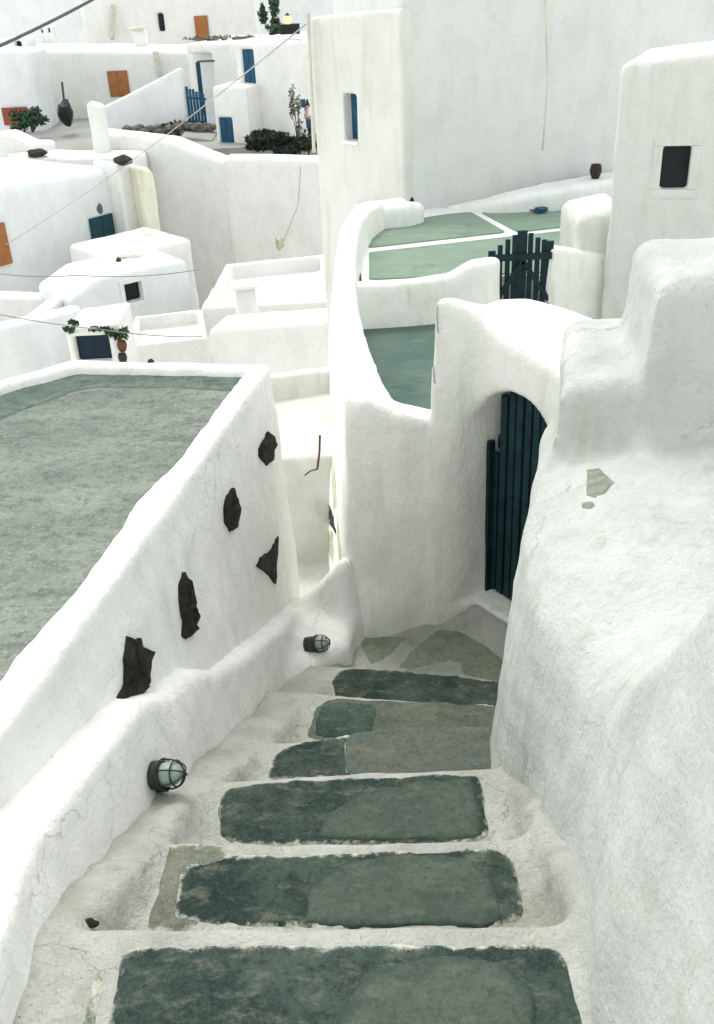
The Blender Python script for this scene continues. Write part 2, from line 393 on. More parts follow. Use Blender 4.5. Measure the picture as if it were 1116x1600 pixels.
slab(CP, [(520, 1700), (530, 1580), (570, 1520), (690, 1494), (790, 1505), (835, 1560), (860, 1700)], ZS[0], M['cement'], h=.011)
slab(ST, [(268, 1450), (286, 1342), (780, 1326), (806, 1346), (828, 1450)], ZS[1], M['slab'])
slab(ST, [(196, 1455), (250, 1322), (360, 1318), (360, 1400), (300, 1458)], ZS[1], M['slab_side'], h=.004)
slab(CP, [(470, 1450), (478, 1395), (540, 1350), (640, 1336), (735, 1345), (770, 1380), (790, 1450)], ZS[1], M['cement'], h=.011)
slab(ST, [(332, 1322), (346, 1234), (420, 1220), (748, 1208), (757, 1228), (768, 1322)], ZS[2], M['slab'])
slab(ST, [(286, 1322), (318, 1262), (380, 1250), (380, 1322)], ZS[2], M['slab_side'], h=.004)
slab(CP, [(495, 1315), (510, 1275), (570, 1240), (650, 1222), (735, 1222), (748, 1245), (756, 1315)], ZS[2], M['cement'], h=.011)
slab(ST, [(415, 1222), (428, 1178), (470, 1158), (560, 1150), (580, 1215)], ZS[3], M['slab'])
slab(ST, [(538, 1218), (540, 1148), (620, 1139), (790, 1134), (790, 1218)], ZS[3], M['slab_olive'], h=.011)
slab(ST, [(470, 1162), (490, 1106), (512, 1093), (640, 1096), (790, 1106), (780, 1168)], ZS[4], M['slab_olive'])
slab(CP, [(485, 1155), (500, 1108), (520, 1099), (590, 1102), (580, 1155)], ZS[4], M['slab_plain'], h=.010)
slab(ST, [(498, 1088), (530, 1048), (558, 1043), (700, 1055), (800, 1067), (800, 1112), (640, 1102)], ZS[5], M['slab'])
slab(ST, [(556, 993), (600, 996), (640, 996), (625, 1012), (598, 1034), (578, 1040)], -3.45, M['slab_land'])
slab(ST, [(618, 1046), (650, 1010), (690, 980), (770, 976), (800, 1010), (800, 1075), (722, 1058), (716, 1036), (690, 1036), (650, 1046)], -3.45, M['slab_land'])

# ================================================================== LEFT HOUSE
RX0, RY0, RX1, RY1 = -1.131-.5*.231, 1.976, -.551, 4.99      # inner edge of the parapet on the stairs side
def rline(y): return RX0+(y-RY0)*(RX1-RX0)/(RY1-RY0)
pl_, pk_ = P(120, 580, z=-1.9), P(0, 612, z=-1.9)
lh = thing('whitewashed_house', (-1.2, 3.4, -6), 'white house left of the stairs, flat grey cement roof, dark stones set in wall', 'house')
inner = [(RX1, RY1), (pl_.x, pl_.y), (pk_.x, pk_.y), (-3.2, 4.25), (-3.2, 1.0), (rline(1.0), 1.0)]
def lh_fn(X, Y, Z):
    outer = [(RX1+.13, RY1+.08), (pl_.x-.03, pl_.y+.09), (pk_.x-.03, pk_.y+.08), (-3.5, 4.31), (-3.5, 1.93), (rline(1.93)+.17, 1.93)]
    base = ext(poly2(X, Y, outer), Z, -6, -1.865, .045, .0)
    d2 = poly2(X, Y, [(RX1+.12, RY1+.08), (-1, RY1+.08), (-1.6, 1.93), (rline(1.93)+.15, 1.93)])
    fa = ext(d2+.02, Z, -6, -2.0, .12, .055+.26*np.clip((4.6-Y)/2.2, 0, 1))
    d = smin(base, fa, .10)
    cut = ext(poly2(X, Y, inner), Z, -1.96, 0, .03)
    d = smax(d, -cut, .05)
    return d+wob(X, Y, Z, .7, 21)*.020+wob(X, Y, Z, .25, 22)*.006+wob(X, Y, Z, .09, 23)*.002
lwall = sdf('wall', lh_fn, (-3.3, 1.80, -5.0), (-.15, 5.6, -1.75), .022, M['wall_near'], lh)
def roof_fn(X, Y, Z):
    pts = [(a+.02 if i in (0, 5) else a, b) for i, (a, b) in enumerate(inner)]
    pts = [(RX1+.05, RY1+.05), (pl_.x, pl_.y+.05), (pk_.x-.03, pk_.y+.05), (-3.2, 4.3), (-3.2, 2.0), (rline(2.0)+.05, 2.0)]
    return ext(poly2(X, Y, pts), Z, -2.1, -1.922, .01)+wob(X, Y, Z*0, .8, 33)*.006+wob(X, Y, Z*0, .25, 34)*.002
tag(sdf('roof', roof_fn, (-3.25, 1.9, -2.12), (-.4, 5.5, -1.88), .03, M['roof'], lh), 'flat grey cement roof with brushed streaks')

slab('edge_strip', [(-60, 655), (0, 618), (118, 584), (250, 586), (392, 590), (372, 612), (250, 606), (130, 606), (0, 655), (-60, 700)], -1.922, M['roof_dark'], h=.008, vox=.02, parent=lh, label='darker green strip along the far edge of the roof', smooth_it=1)  # roof colour darkened in a thin feathered strip along the far edge
# ------------------------------------------------------------------ low wall beside the stairs
lwt = thing('low_wall', (-.7, 3.2, -4), 'wavy-topped low white wall between the left house and the stairs, carrying two caged lamps', 'wall')
def lw_fn(X, Y, Z):
    a = path(X, Y, Z, [(-1.02, .6, .13, -1.92), (-1.02, 1.6, .13, -1.97), (-1.03, 1.96, .12, -2.04), (-.95, 2.43, .125, -2.13), (-.90, 2.75, .125, -2.22), (-.86, 2.98, .125, -2.37), (-.79, 3.2, .12, -2.44), (-.74, 3.42, .12, -2.62), (-.63, 3.85, .12, -2.82), (-.53, 4.35, .12, -3.06), (-.46, 4.78, .10, -3.24), (-.40, 4.86, .07, -3.30)], -4.6, .045, .13)
    b = path(X, Y, Z, [(-.43, 4.86, .055, -3.34), (-.28, 4.84, .05, -3.20), (-.10, 4.80, .045, -2.96)], -4.6, .03, .20)
    c = ext(poly2(X, Y, [(-.5, 4.1), (-.5, 4.9), (0, 4.9), (-.06, 4.45)]), Z, -4.5, -3.28, .08)
    d = smin(smin(a, b, .06), c, .10)
    l = path(X, Y, Z, [(-.91, .7, .05, -2.17), (-.875, 1.35, .04, -2.165), (-.83, 1.6, .05, -2.15), (-.80, 1.80, .03, -2.18)], -4, .04, .18)+wob(X, Y, Z, .15, 44)*.012
    return d+wob(X, Y, Z, .5, 41)*.018+wob(X, Y, Z, .16, 42)*.005+wob(X, Y, Z, .07, 43)*.002
lwm = sdf('wall', lw_fn, (-1.35, .7, -4.3), (.1, 5.05, -1.95), .0175, M['wall_near'], lwt)

# ================================================================== GATE WALL + CURVED PARAPET
gw = thing('garden_wall', (.4, 4.9, -4.5), 'tall white courtyard wall pierced by the arched teal gate at the foot of the stairs', 'wall')
B0 = (.672, 4.87); GD = Vector((.55, -.835)).normalized()      # face of the gate part
C0 = (B0[0]+GD.x*1.15, B0[1]+GD.y*1.15)
ga, gb, gc = P(683, 447, z=-1.45), P(775, 436, z=-1.52), P(985, 500, z=-1.78)
SILL, SPR, GS0, GS1 = -3.31, -2.23, -.02, .53
GR = (GS1-GS0)/2; GM = (GS0+GS1)/2
def gw_fn(X, Y, Z):
    low = path(X, Y, Z, [(.075, 4.86, .10, -1.97), (.22, 4.86, .10, -2.06), (.60, 4.92, .09, -2.20)], -4.6, .05, .01)
    par = path(X, Y, Z, [(.085, 4.92, .10, -1.97), (.05, 5.6, .105, -2.10), (.01, 7.35, .125, -2.52), (-.03, 9.2, .13, -2.86), (-.02, 11.0, .125, -3.12), (.02, 12.4, .12, -3.14), (.10, 13.5, .13, -3.08), (.24, 14.3, .14, -3.08), (.45, 14.9, .15, -3.12)], -7, .055, .075)
    s = (X-B0[0])*GD.x+(Y-B0[1])*GD.y
    top = -1.44-.17*np.clip((X-.42)/.3, 0, 1)-.20*np.clip(s/1.1, 0, 1)
    nn_ = -(X-B0[0])*GD.y+(Y-B0[1])*GD.x
    top = top-.38*np.clip(nn_-.05, 0, .6)*np.clip(s*2+.2, 0, 1)
    hi = ext(poly2(X, Y, [(.42, 4.80), (.65, 4.865), (.69, 4.85), (C0[0]+.02, C0[1]), (1.6, 3.9), (gc.x+.25, gc.y-.05), (gb.x, gb.y), (ga.x, ga.y)]), Z, -4.6, top, .085, .012)
    d = smin(smin(low, par, .05), hi, .045)
    n = -(X-B0[0])*GD.y+(Y-B0[1])*GD.x
    arch = np.minimum(np.maximum(np.abs(s-GM)-GR, Z-SPR), np.hypot(s-GM, Z-SPR)-GR)
    hole = np.maximum(np.maximum(arch, SILL-Z), np.maximum(-.3-n, n-.27))
    d = smax(d, -hole, .025)
    return d+wob(X, Y, Z, .8, 51)*.018+wob(X, Y, Z, .25, 52)*.007+wob(X, Y, Z, .09, 53)*.0015
gwall = sdf('wall', gw_fn, (-.4, 4.0, -4.4), (1.6, 6.1, -1.3), .02, M['wall_gate'], gw)
def par_only(X, Y, Z):
    return gw_fn(X, Y, Z)
parap = sdf('parapet', par_only, (-.55, 6.08, -6.9), (.65, 15.6, -2.2), .036, M['wall_gate'], gw)

# arched gate
gt = thing('arched_gate', (B0[0]+GD.x*GM, B0[1]+GD.y*GM, SILL), 'arched dark teal wooden gate of rounded vertical planks in the white wall', 'gate')
GN = Vector((-GD.y, GD.x, 0)); G3 = Vector((GD.x, GD.y, 0)); O3 = Vector((B0[0], B0[1], 0))
npk = 9; w = (GS1-GS0)/npk
for i in range(npk):
    s = GS0+w*(i+.5)
    zt = SPR+math.sqrt(max(GR**2-(s-GM)**2, 0))-.015 if i > 0 else SPR+.0
    if i == 0: zt = SPR-.17
    bm = bmesh.new(); c = O3+G3*s+GN*(.13+random.uniform(-.004, .004)); hh = (zt-SILL)/2-.012
    c.z = SILL+.02+hh
    abox(bm, c, G3*(w*.40), GN*.016, Vector((0, 0, hh)), .010)
    bm_obj('plank', bm, M['teal'], gt)
for zr in (SILL+.25, SPR-.12):
    bm = bmesh.new(); c = O3+G3*GM+GN*.165; c.z = zr
    abox(bm, c, G3*(GR-.01), GN*.012, Vector((0, 0, .04))); bm_obj('rail', bm, M['teal_dark'], gt)
bm = bmesh.new(); c = O3+G3*GM+GN*.19; c.z = (SILL+SPR)/2
abox(bm, c, G3*(GR-.005), GN*.006, Vector((0, 0, (SPR-SILL)/2+.12))); bm_obj('backing_board', bm, M['teal_dark'], gt)
bm = bmesh.new(); c = O3+G3*(GS0+.012)+GN*.10; c.z = (SILL+SPR-.10)/2
abox(bm, c, G3*.012, GN*.02, Vector((0, 0, (SPR-.10-SILL)/2))); bm_obj('frame_post', bm, M['teal_dark'], gt)

# ================================================================== RIGHT FOREGROUND MASS
rm = thing('retaining_wall', (1.0, 2.6, -4), 'massive rounded white wall with a ledge and stepped top right of the stairs', 'wall')
def rm_fn(X, Y, Z):
    top = -1.68-.12*np.clip((.85-X)/.25, 0, 1)-.10*np.clip((2.9-Y)/1.2, 0, 1)+.10*np.clip((X-.8)/.8, 0, 1)
    a = ext(poly2(X, Y, [(.70, 3.42), (.60, 3.12), (.575, 2.75), (.62, 2.35), (.72, 2.02), (1.05, 2.2), (2.6, 2.5), (2.6, 3.8), (.8, 3.8)]), Z, -4.5, top, .10, .10)
    b = ext(poly2(X, Y, [(.655, .3), (.645, 1.4), (.64, 1.9), (.70, 2.15), (1.0, 2.25), (2.6, 2.25), (2.6, .3)]), Z, -4.5, -1.72+.80*np.clip((2.05-Y)/.62, 0, 1)**1.0, .10, .12)
    m2 = ext(poly2(X, Y, [(.765, 3.42), (1.3, 3.42), (1.5, 4.3), (.95, 4.15)]), Z, -4.5, -1.40, .07, .03)
    m3 = ext(poly2(X, Y, [(1.10, 3.40), (2.8, 3.36), (2.8, 4.0), (1.16, 4.0)]), Z, -4.5, -1.02-.0*X, .08, .07)
    d = smin(a, b, .24); d = smin(d, m2, .10); d = smin(d, m3, .07)
    return d+wob(X, Y, Z, .6, 61)*.024+wob(X, Y, Z, .22, 62)*.008+wob(X, Y, Z, .09, 63)*.002
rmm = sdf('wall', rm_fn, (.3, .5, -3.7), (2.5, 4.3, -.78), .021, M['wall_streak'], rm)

# ================================================================== TERRACES
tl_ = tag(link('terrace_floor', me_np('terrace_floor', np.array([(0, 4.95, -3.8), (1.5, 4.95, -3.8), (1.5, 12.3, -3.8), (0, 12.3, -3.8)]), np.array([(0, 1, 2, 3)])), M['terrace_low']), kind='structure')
tag(link('courtyard', me_np('courtyard', np.array([(1.4, 4.4, -4.7), (6, 4.4, -4.7), (6, 12.3, -4.7), (1.4, 12.3, -4.7)]), np.array([(0, 1, 2, 3)])), M['terrace']), kind='structure')
tu_ = thing('terrace', (2, 13.5, -3.6), None, None); tu_['kind'] = 'structure'
bm = bmesh.new(); abox(bm, (3.6, 15.15, -4.5), (3.4, 0, 0), (0, 3.0, 0), (0, 0, 1.0)); bm_obj('terrace_base', bm, M['floorwhite'], tu_)
def flat(name, px, z, mat, parent, h=.02, it=1):
    pts = [P(u, v, z=z) for u, v in px]; pts = [(p.x, p.y) for p in pts]
    for _ in range(it):
        q = []
        for i in range(len(pts)):
            a, b = pts[i], pts[(i+1) % len(pts)]
            q += [(a[0]*.97+b[0]*.03, a[1]*.97+b[1]*.03), (a[0]*.03+b[0]*.97, a[1]*.03+b[1]*.97)]
        pts = q
    bm = bmesh.new(); lo = [bm.verts.new((x, y, z-h)) for x, y in pts]; hi = [bm.verts.new((x, y, z+h)) for x, y in pts]
    bm.faces.new(hi); bm.faces.new(lo[::-1])
    for i in range(len(pts)): j = (i+1) % len(pts); bm.faces.new((lo[i], lo[j], hi[j], hi[i]))
    return bm_obj(name, bm, mat, parent)
ZT = -3.5
flat('paving_stone', [(577, 388), (577, 355), (700, 336), (736, 333), (790, 364)], ZT, M['terrace'], tu_)
flat('paving_stone', [(752, 333), (905, 308), (975, 310), (975, 345), (905, 353), (810, 364)], ZT, M['terrace'], tu_)
flat('paving_stone', [(577, 396), (800, 371), (930, 357), (930, 424), (577, 438)], ZT, M['terrace'], tu_)

def plain_wall(name, label, pts, z0, mat, vox, r=.06, batter=.02, k=1.0, cat='wall', extra=None):
    xs = [p[0] for p in pts]; ys = [p[1] for p in pts]; hw = max(p[2] for p in pts)+.1; zt = max(p[3] for p in pts)
    def f(X, Y, Z):
        d = path(X, Y, Z, pts, z0, r, batter)
        if extra: d = smin(d, extra(X, Y, Z), .08)
        return d+wob(X, Y, Z, 1.0*k, 71)*.015*k+wob(X, Y, Z, .3*k, 72)*.006*k
    bt = batter*(zt-z0)
    o = sdf(name, f, (min(xs)-hw-bt, min(ys)-hw-bt, z0), (max(xs)+hw+bt, max(ys)+hw+bt, zt+.15), vox, mat, None, (sum(xs)/len(xs), sum(ys)/len(ys), z0))
    return tag(o, label, cat)
q = [P(545, 447, z=-3.28), P(640, 440, z=-3.27), P(700, 432, z=-3.25), P(738, 413, z=-3.13), P(768, 408, z=-3.12)]
plain_wall('dividing_wall', 'low white wall between the two terraces, ending in a raised curl at the picket gate', [(p.x, p.y+.11, .11, p.z) for p in q], -4.0, M['wall_gate'], .035)
q = [P(866, 387, y=11.9), P(905, 392, y=12.0), P(960, 400, y=12.1)]
plain_wall('short_wall', 'short white wall stub between the picket gate and the right house', [(p.x+.03, p.y+.11, .11, p.z) for p in q], -4.3, M['wall_gate'], .035)
def bench(X, Y, Z):
    return 0
p0, p1, p2 = P(575, 352, z=-3.5), P(640, 345, z=-3.5), P(606, 300, y=16)
plain_wall('masonry_bench', 'rounded white masonry bench in the left far corner of the terrace', [(.50, 15.1, .30, -3.17), (.85, 15.15, .28, -3.15), (1.02, 15.2, .20, -3.2)], -3.9, M['wall'], .04, .12)
q = [P(700, 330, z=-3.45), P(780, 312, z=-3.25), P(860, 298, z=-3.2), P(975, 282, z=-3.2)]
plain_wall('masonry_ledge', 'long rounded white ledge at the foot of the big wall across the terrace', [(q[0].x, q[0].y+.4, .05, -3.45), (q[1].x, q[1].y+.4, .25, -3.3), (q[2].x, q[2].y+.2, .32, -3.17), (q[3].x, q[3].y+.3, .32, -3.15)], -3.9, M['wall'], .045, .10)

# picket gate on the terrace
YG = 11.95
pg = thing('picket_gate', tuple(P(815, 470, y=YG)), 'dark teal picket gate with peaked top between the white terrace walls', 'gate')
tops = [(769, 392), (782, 383), (794, 374), (805, 367), (817, 360), (830, 364), (841, 371), (851, 374), (860, 376)]
for i, (u, v) in enumerate(tops):
    p = P(u, v, y=YG); wd = .06 if i == 4 else (.045 if i in (0, 8) else .030)
    bm = bmesh.new(); z0 = -4.15; abox(bm, (p.x, YG, (p.z+z0)/2), (wd, 0, 0), (0, .014, 0), (0, 0, (p.z-z0)/2), .006)
    bm_obj('picket', bm, M['teal_dark'], pg)
a, b, m = P(765, 402, y=YG), P(862, 388, y=YG), P(817, 400, y=YG)
for z_ in (0, -.62):
    bm = bmesh.new(); abox(bm, ((a.x+b.x)/2, YG-.035, m.z+z_), ((b.x-a.x)/2, 0, 0), (0, .016, 0), (0, 0, .04)); bm_obj('rail', bm, M['teal_dark'], pg)
for s_ in (-1, 1):
    bm = bmesh.new(); e = Vector((m.x+s_*.33, YG-.033, m.z-.55)); c = Vector((m.x, YG-.033, m.z-.05)); d = (e-c)
    abox(bm, (e+c)/2, d/2, (0, .014, 0), d.normalized().cross(Vector((0, 1, 0)))*.03); bm_obj('brace', bm, M['teal_dark'], pg)

# ================================================================== GENERIC HOUSES
def inter(u, v, A, dr):
    """pixel ray against the vertical face through A along dr -> (s, z)"""
    d = ray(u, v); n = (-dr[1], dr[0]); t = (A[0]*n[0]+A[1]*n[1])/(d.x*n[0]+d.y*n[1]); p = d*t
    return (p.x-A[0])*dr[0]+(p.y-A[1])*dr[1], p.z
def house(name, label, cat, L, R, depth, base, mat, openings=(), parapet=0, r=.12, vox=.09, k=1.0, batter=0.0, side=0.0, top=None, roofmat='floorwhite', pname='wall'):
    """L, R: (u, v, y) top corners of the front face as seen; openings: dicts of pixel rectangles on it"""
    a, b = P(L[0], L[1], y=L[2]), P(R[0], R[1], y=R[2])
    A = (a.x, a.y); dr = Vector((b.x-a.x, b.y-a.y)); ln = dr.length; dr.normalize(); n = (-dr.y, dr.x)
    T = thing(name, (a.x+b.x)/2 and ((a.x+b.x)/2+n[0]*depth/2, (a.y+b.y)/2+n[1]*depth/2, base), label, cat)
    c = (b.x+n[0]*depth+dr.x*side, b.y+n[1]*depth+dr.y*side); d = (a.x+n[0]*depth+dr.x*side, a.y+n[1]*depth+dr.y*side)
    poly = [(a.x, a.y), (b.x, b.y), c, d]; ops = []
    for o in openings:
        s0, z0 = inter(o['px'][0], (o['px'][1]+o['px'][3])/2, A, dr); s1, _ = inter(o['px'][2], (o['px'][1]+o['px'][3])/2, A, dr)
        um = (o['px'][0]+o['px'][2])/2; _, zt = inter(um, o['px'][1], A, dr); _, zb = inter(um, o['px'][3], A, dr)
        ops.append((o, min(s0, s1), max(s0, s1), zb, zt))
    def f(X, Y, Z):
        s = ((X-A[0])*dr.x+(Y-A[1])*dr.y)/ln
        tp = a.z+(b.z-a.z)*np.clip(s, 0, 1)
        if top is not None: tp = tp+np.interp(np.clip(s, 0, 1), [q[0] for q in top], [q[1] for q in top])
        D = ext(poly2(X, Y, poly), Z, base, tp, r, batter)
        if parapet:
            nn = -(X-A[0])*dr.y+(Y-A[1])*dr.x; ss = s*ln
            pw = .22*k
            cut = np.maximum(np.maximum(np.abs(ss-ln/2)-(ln/2-pw), np.maximum(pw-nn, nn-depth+pw)), tp-parapet-Z)
            D = smax(D, -cut, .05*k)
        D = D+wob(X, Y, Z, 2.2*k, 81+int(abs(a.x)*10) % 50)*.03*k+wob(X, Y, Z, .6*k, 82)*.010*k
        for o, s0, s1, zb, zt in ops:
            if o.get('flush'): continue
            D = np.maximum(D, -obox(X, Y, Z, A, dr, s0, s1, -.6*k, o.get('dep', .18), zb, zt, .01))
        return D
    xs = [p[0] for p in poly]; ys = [p[1] for p in poly]; zt = max(a.z, b.z)+(max(q[1] for q in top) if top else 0); bt = batter*(zt-base)
    sdf(pname, f, (min(xs)-.2*k-bt, min(ys)-.2*k-bt, base), (max(xs)+.2*k+bt, max(ys)+.2*k+bt, zt+.2*k), vox, mat, T)
    D3 = Vector((dr.x, dr.y, 0)); N3 = Vector((n[0], n[1], 0)); A3 = Vector((a.x, a.y, 0))
    for o, s0, s1, zb, zt in ops:
        dp = -.035*k if o.get('flush') else o.get('dep', .18); c = A3+D3*((s0+s1)/2)+N3*(dp-.03); c.z = (zb+zt)/2
        hw, hh = (s1-s0)/2, (zt-zb)/2
        bm = bmesh.new(); abox(bm, c, D3*(hw+.02), N3*.02, (0, 0, hh+.02)); par = bm_obj(o.get('name', 'window'), bm, M[o.get('mat', 'black')], T)
        if o.get('boards'):
            nb = o['boards']
            for i in range(nb):
                cc = c+D3*(-hw+(i+.5)*2*hw/nb)-N3*.03; bm = bmesh.new(); abox(bm, cc, D3*(hw/nb*.92), N3*.012, (0, 0, hh*.98), .004)
                bm_obj('board', bm, M[o.get('mat')], par)
        if o.get('frame'):
            fw = o['frame']; fm = M[o.get('fmat', 'wall')]
            for (cx, cz, wx, wz) in ((0, hh+fw/2, hw+fw, fw/2), (0, -hh-fw/2, hw+fw, fw/2), (-hw-fw/2, 0, fw/2, hh), (hw+fw/2, 0, fw/2, hh)):
                bm = bmesh.new(); cc = A3+D3*((s0+s1)/2+cx)-N3*(.0+o.get('proud', .005)); cc.z = c.z+cz
                abox(bm, cc, D3*wx, N3*.03*k, (0, 0, wz), .012); bm_obj('frame', bm, fm, par)
        if o.get('bars'):
            bm = bmesh.new(); 
            for t in o['bars']:
                cc = c-N3*.035+D3*(-hw+2*hw*t); abox(bm, cc, D3*.02, N3*.012, (0, 0, hh))
            bm_obj('glazing_bar', bm, M[o.get('bmat', 'wall')], par)
        if o.get('sill'):
            bm = bmesh.new(); cc = A3+D3*((s0+s1)/2)+N3*.0; cc.z = zb-.05*k; abox(bm, cc, D3*(hw+.08*k), N3*.10*k, (0, 0, .05*k), .02); bm_obj('sill', bm, M['wall'], par)
    return T, A3, D3, N3
# --- right house
hr, rA, rD, rN = house('plain_house', 'tall plain white house at the right edge with one dark framed window', 'house', (971, 98, 11.9), (1200, 68, 11.6), 1.3, -5, M['house2'],
    [dict(px=(1033, 228, 1078, 296), mat='black', frame=.10, fmat='house2', name='window', dep=.14, bars=[])], vox=.04, r=.10, k=.5, batter=.004, side=.35)
house('annex', 'small round-shouldered white block against the left side of the right house', 'annex', (903, 338, 12.1), (985, 322, 12.1), 1.0, -4.8, M['house2'], vox=.045, r=.14, k=.5)
# --- big central house: shaded front wall and lit left side
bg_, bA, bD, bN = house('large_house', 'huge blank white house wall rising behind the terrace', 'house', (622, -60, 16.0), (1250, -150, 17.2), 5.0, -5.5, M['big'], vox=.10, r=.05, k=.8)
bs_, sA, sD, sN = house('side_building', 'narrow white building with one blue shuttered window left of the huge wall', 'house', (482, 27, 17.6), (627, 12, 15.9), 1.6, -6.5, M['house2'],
    [dict(px=(537, 147, 557, 220), mat='blue', dep=.22, sill=1, name='window', frame=0)], vox=.045, r=.06, k=.5)

# --- mid distance, village across the dip
YB = 24.0
box9, _, _, _ = house('flat_roof_house', 'white flat-roofed house with a parapet just beyond the grey roof, below the long wall', 'house', (322, 514, 23), (512, 500, 22.2), 1.2, -17, M['far'],
    [], parapet=0, vox=.11, r=.22, k=1)
def rim_house(name, label, corners, base, rim, w, mat, vox=.09, drop=.35, cat='house', floor='floorwhite'):
    """roof seen from above: plan from pixel corners on the rim's plane"""
    z = rim; pts = [P(u, v, z=z) for u, v in corners]; pts = [(p.x, p.y) for p in pts]
    T = thing(name, (sum(p[0] for p in pts)/len(pts), sum(p[1] for p in pts)/len(pts), base), label, cat)
    def f(X, Y, Z):
        d2 = poly2(X, Y, pts); D = ext(d2, Z, base, z, .07)
        cut = np.maximum(d2+w, z-drop-Z); D = smax(D, -cut, .05)
        return D+wob(X, Y, Z, 2.0, 91)*.022+wob(X, Y, Z, .6, 92)*.008
    xs = [p[0] for p in pts]; ys = [p[1] for p in pts]
    sdf('wall', f, (min(xs)-.2, min(ys)-.2, base), (max(xs)+.2, max(ys)+.2, z+.2), vox, mat, T)
    return T, pts
rim_house('flat_roof_house', 'small white flat-roofed building with raised rim right of the potted plants', [(199, 541), (209, 493), (316, 482), (325, 527)], -16, -8.2, .17, M['far'], .07)
rim_house('roof_terrace', 'white walled roof terrace with a chimney stub at its near left side', [(312, 482), (352, 412), (512, 396), (520, 470)], -16, -8.6, .28, M['far'], .09, .45, 'terrace')
p = P(388, 500, z=-8.5); ct = thing('chimney', (p.x, p.y, -9.2), 'white tapered chimney stub with flat capstone on the roof terrace wall', 'chimney')
pt = P(385, 449, y=p.y)
bm = bmesh.new(); tube(bm, [(p.x, p.y, -9.2), (p.x, p.y, -8.6), (p.x, p.y, pt.z)], [.42, .33, .27], 10); bm_obj('flue', bm, M['far'], ct, smooth=True)
bm = bmesh.new(); abox(bm, (p.x, p.y, pt.z+.06), (.36, .05, 0), (-.04, .30, 0), (0, 0, .05), .03); bm_obj('capstone', bm, M['far'], ct)

house('village_house', 'white village house with a small square black window under a sagging roof edge', 'house', (108, 455, 29), (292, 404, 31.5), 2.4, -18, M['far_cool'],
    [dict(px=(195, 441, 223, 472), mat='black', frame=.14, dep=.25, name='window', fmat='far')], vox=.07, r=.2, k=1.0, top=[(0, -.2), (.25, .15), (.5, .12), (1, 0)])
sh, _, _, _ = house('shed', 'low white shed with a wide dark blue opening beyond the grey roof', 'shed', (101, 517, 21), (183, 505, 21), 1.6, -15, M['far'],
    [dict(px=(118, 526, 172, 566), mat='navy', dep=.25, name='opening')], vox=.06, r=.05, k=.6)
house('village_house', 'white village house with a dark green shutter and an orange door at the left edge', 'house', (-60, 296, 33), (186, 262, 38), 6.5, -20, M['far_cool'],
    [dict(px=(141, 337, 177, 390), mat='teal_door', dep=.2, name='shutter', flush=1, boards=2), dict(px=(-22, 350, 11, 416), mat='orange', dep=.15, name='door', flush=1)], vox=.13, r=.35, k=1.5)
# buttress chimney on its right
ht, _, _, _ = house('chimney', 'broad white chimney breast with yellow-stained flank beside the dark green shutter', 'chimney', (183, 254, 37), (236, 262, 38), 1.6, -18, M['far'], vox=.09, r=.12, k=1)
M['stained'] = whitewash('lime_stained', base=(.74, .73, .58), dirt=(.42, .38, .2), sc=.5, amt=.7, streak=.5, bump=.015)
house('buttress', 'narrow yellow-stained buttress on the flank of the broad chimney breast', 'buttress', (213, 262, 36.7), (240, 268, 37.0), 1.2, -18, M['stained'], vox=.07, r=.08, k=.8)
# long retaining wall behind
house('long_wall', 'long white retaining wall crossing the village below the grey road', 'wall', (140, 205, 45), (352, 252, 41.5), 1.0, -22, M['far'], vox=.13, r=.25, k=1.5, top=[(0, 0), (.3, .25), (.6, .35), (.85, .1), (1, 0)])
house('long_wall', 'straight white wall right of the long wall, ending at the side building', 'wall', (346, 244, 41.5), (560, 250, 40.5), 1.0, -22, M['far'], vox=.13, r=.25, k=1.2)
# sloping ramp walls at the left
def ramp(name, label, pts, base, mat, hw=.25, vox=.1, cat='wall'):
    q = [P(u, v, y=y) for u, v, y in pts]
    return plain_wall(name, label, [(p.x, p.y, hw, p.z) for p in q], base, mat, vox, .1, 0.0, 1.2, cat)
ramp('sloping_wall', 'sloping white stair wall running down left of the small black window', [(205, 372, 35), (170, 398, 33.5), (120, 440, 31), (60, 485, 28.5), (-20, 545, 26)], -18, M['far'])
ramp('sloping_wall', 'white shelf wall below the orange door at the left edge', [(-60, 458, 30), (60, 460, 31), (150, 452, 33)], -18, M['far'], .5)
ramp('sloping_wall', 'white curving wall at the left edge just beyond the grey roof', [(-60, 520, 23), (30, 500, 24), (108, 480, 26)], -18, M['far_cool'], .3)
house('roof_slab', 'white roof strewn with stone debris above the small black window', 'roof', (178, 405, 32), (300, 372, 34), 3.0, -18, M['far'], vox=.1, r=.12, k=1.3)

# --- far row
house('village_house', 'white house with a single orange shutter below the cable, upper left', 'house', (22, 78, 57), (292, 80, 57), 5, -16, M['far'],
    [dict(px=(171, 111, 201, 150), mat='orange', dep=.14, name='shutter', flush=1, boards=2)], vox=.12, r=.25, k=1.5)
house('village_house', 'low white house in shade behind the red hatch at the left edge', 'house', (-80, 82, 53), (48, 78, 53), 3, -16, M['far_cool'],
    [dict(px=(6, 168, 44, 194), mat='red', dep=.14, name='hatch', flush=1)], vox=.12, r=.2, k=1.5)
house('village_house', 'highest white house with an orange door and slit window at the top edge', 'house', (112, -70, 66), (392, -75, 66), 5, -14, M['far'],
    [dict(px=(306, 25, 326, 67), mat='orange', dep=.16, name='door', flush=1), dict(px=(246, 20, 257, 50), mat='black', dep=.3, name='window')], vox=.13, r=.12, k=1.5)
house('village_house', 'pale hazy house front at the top left corner behind the thick cable', 'house', (-120, -70, 80), (116, -70, 80), 5, -14, M['far_cool'], vox=.25, r=.2, k=2)
house('village_house', 'blank pale wall behind the rooftop lamp and small tree, top edge', 'house', (395, -60, 72), (640, -70, 74), 5, -14, M['far_cool'], vox=.25, r=.2, k=2)
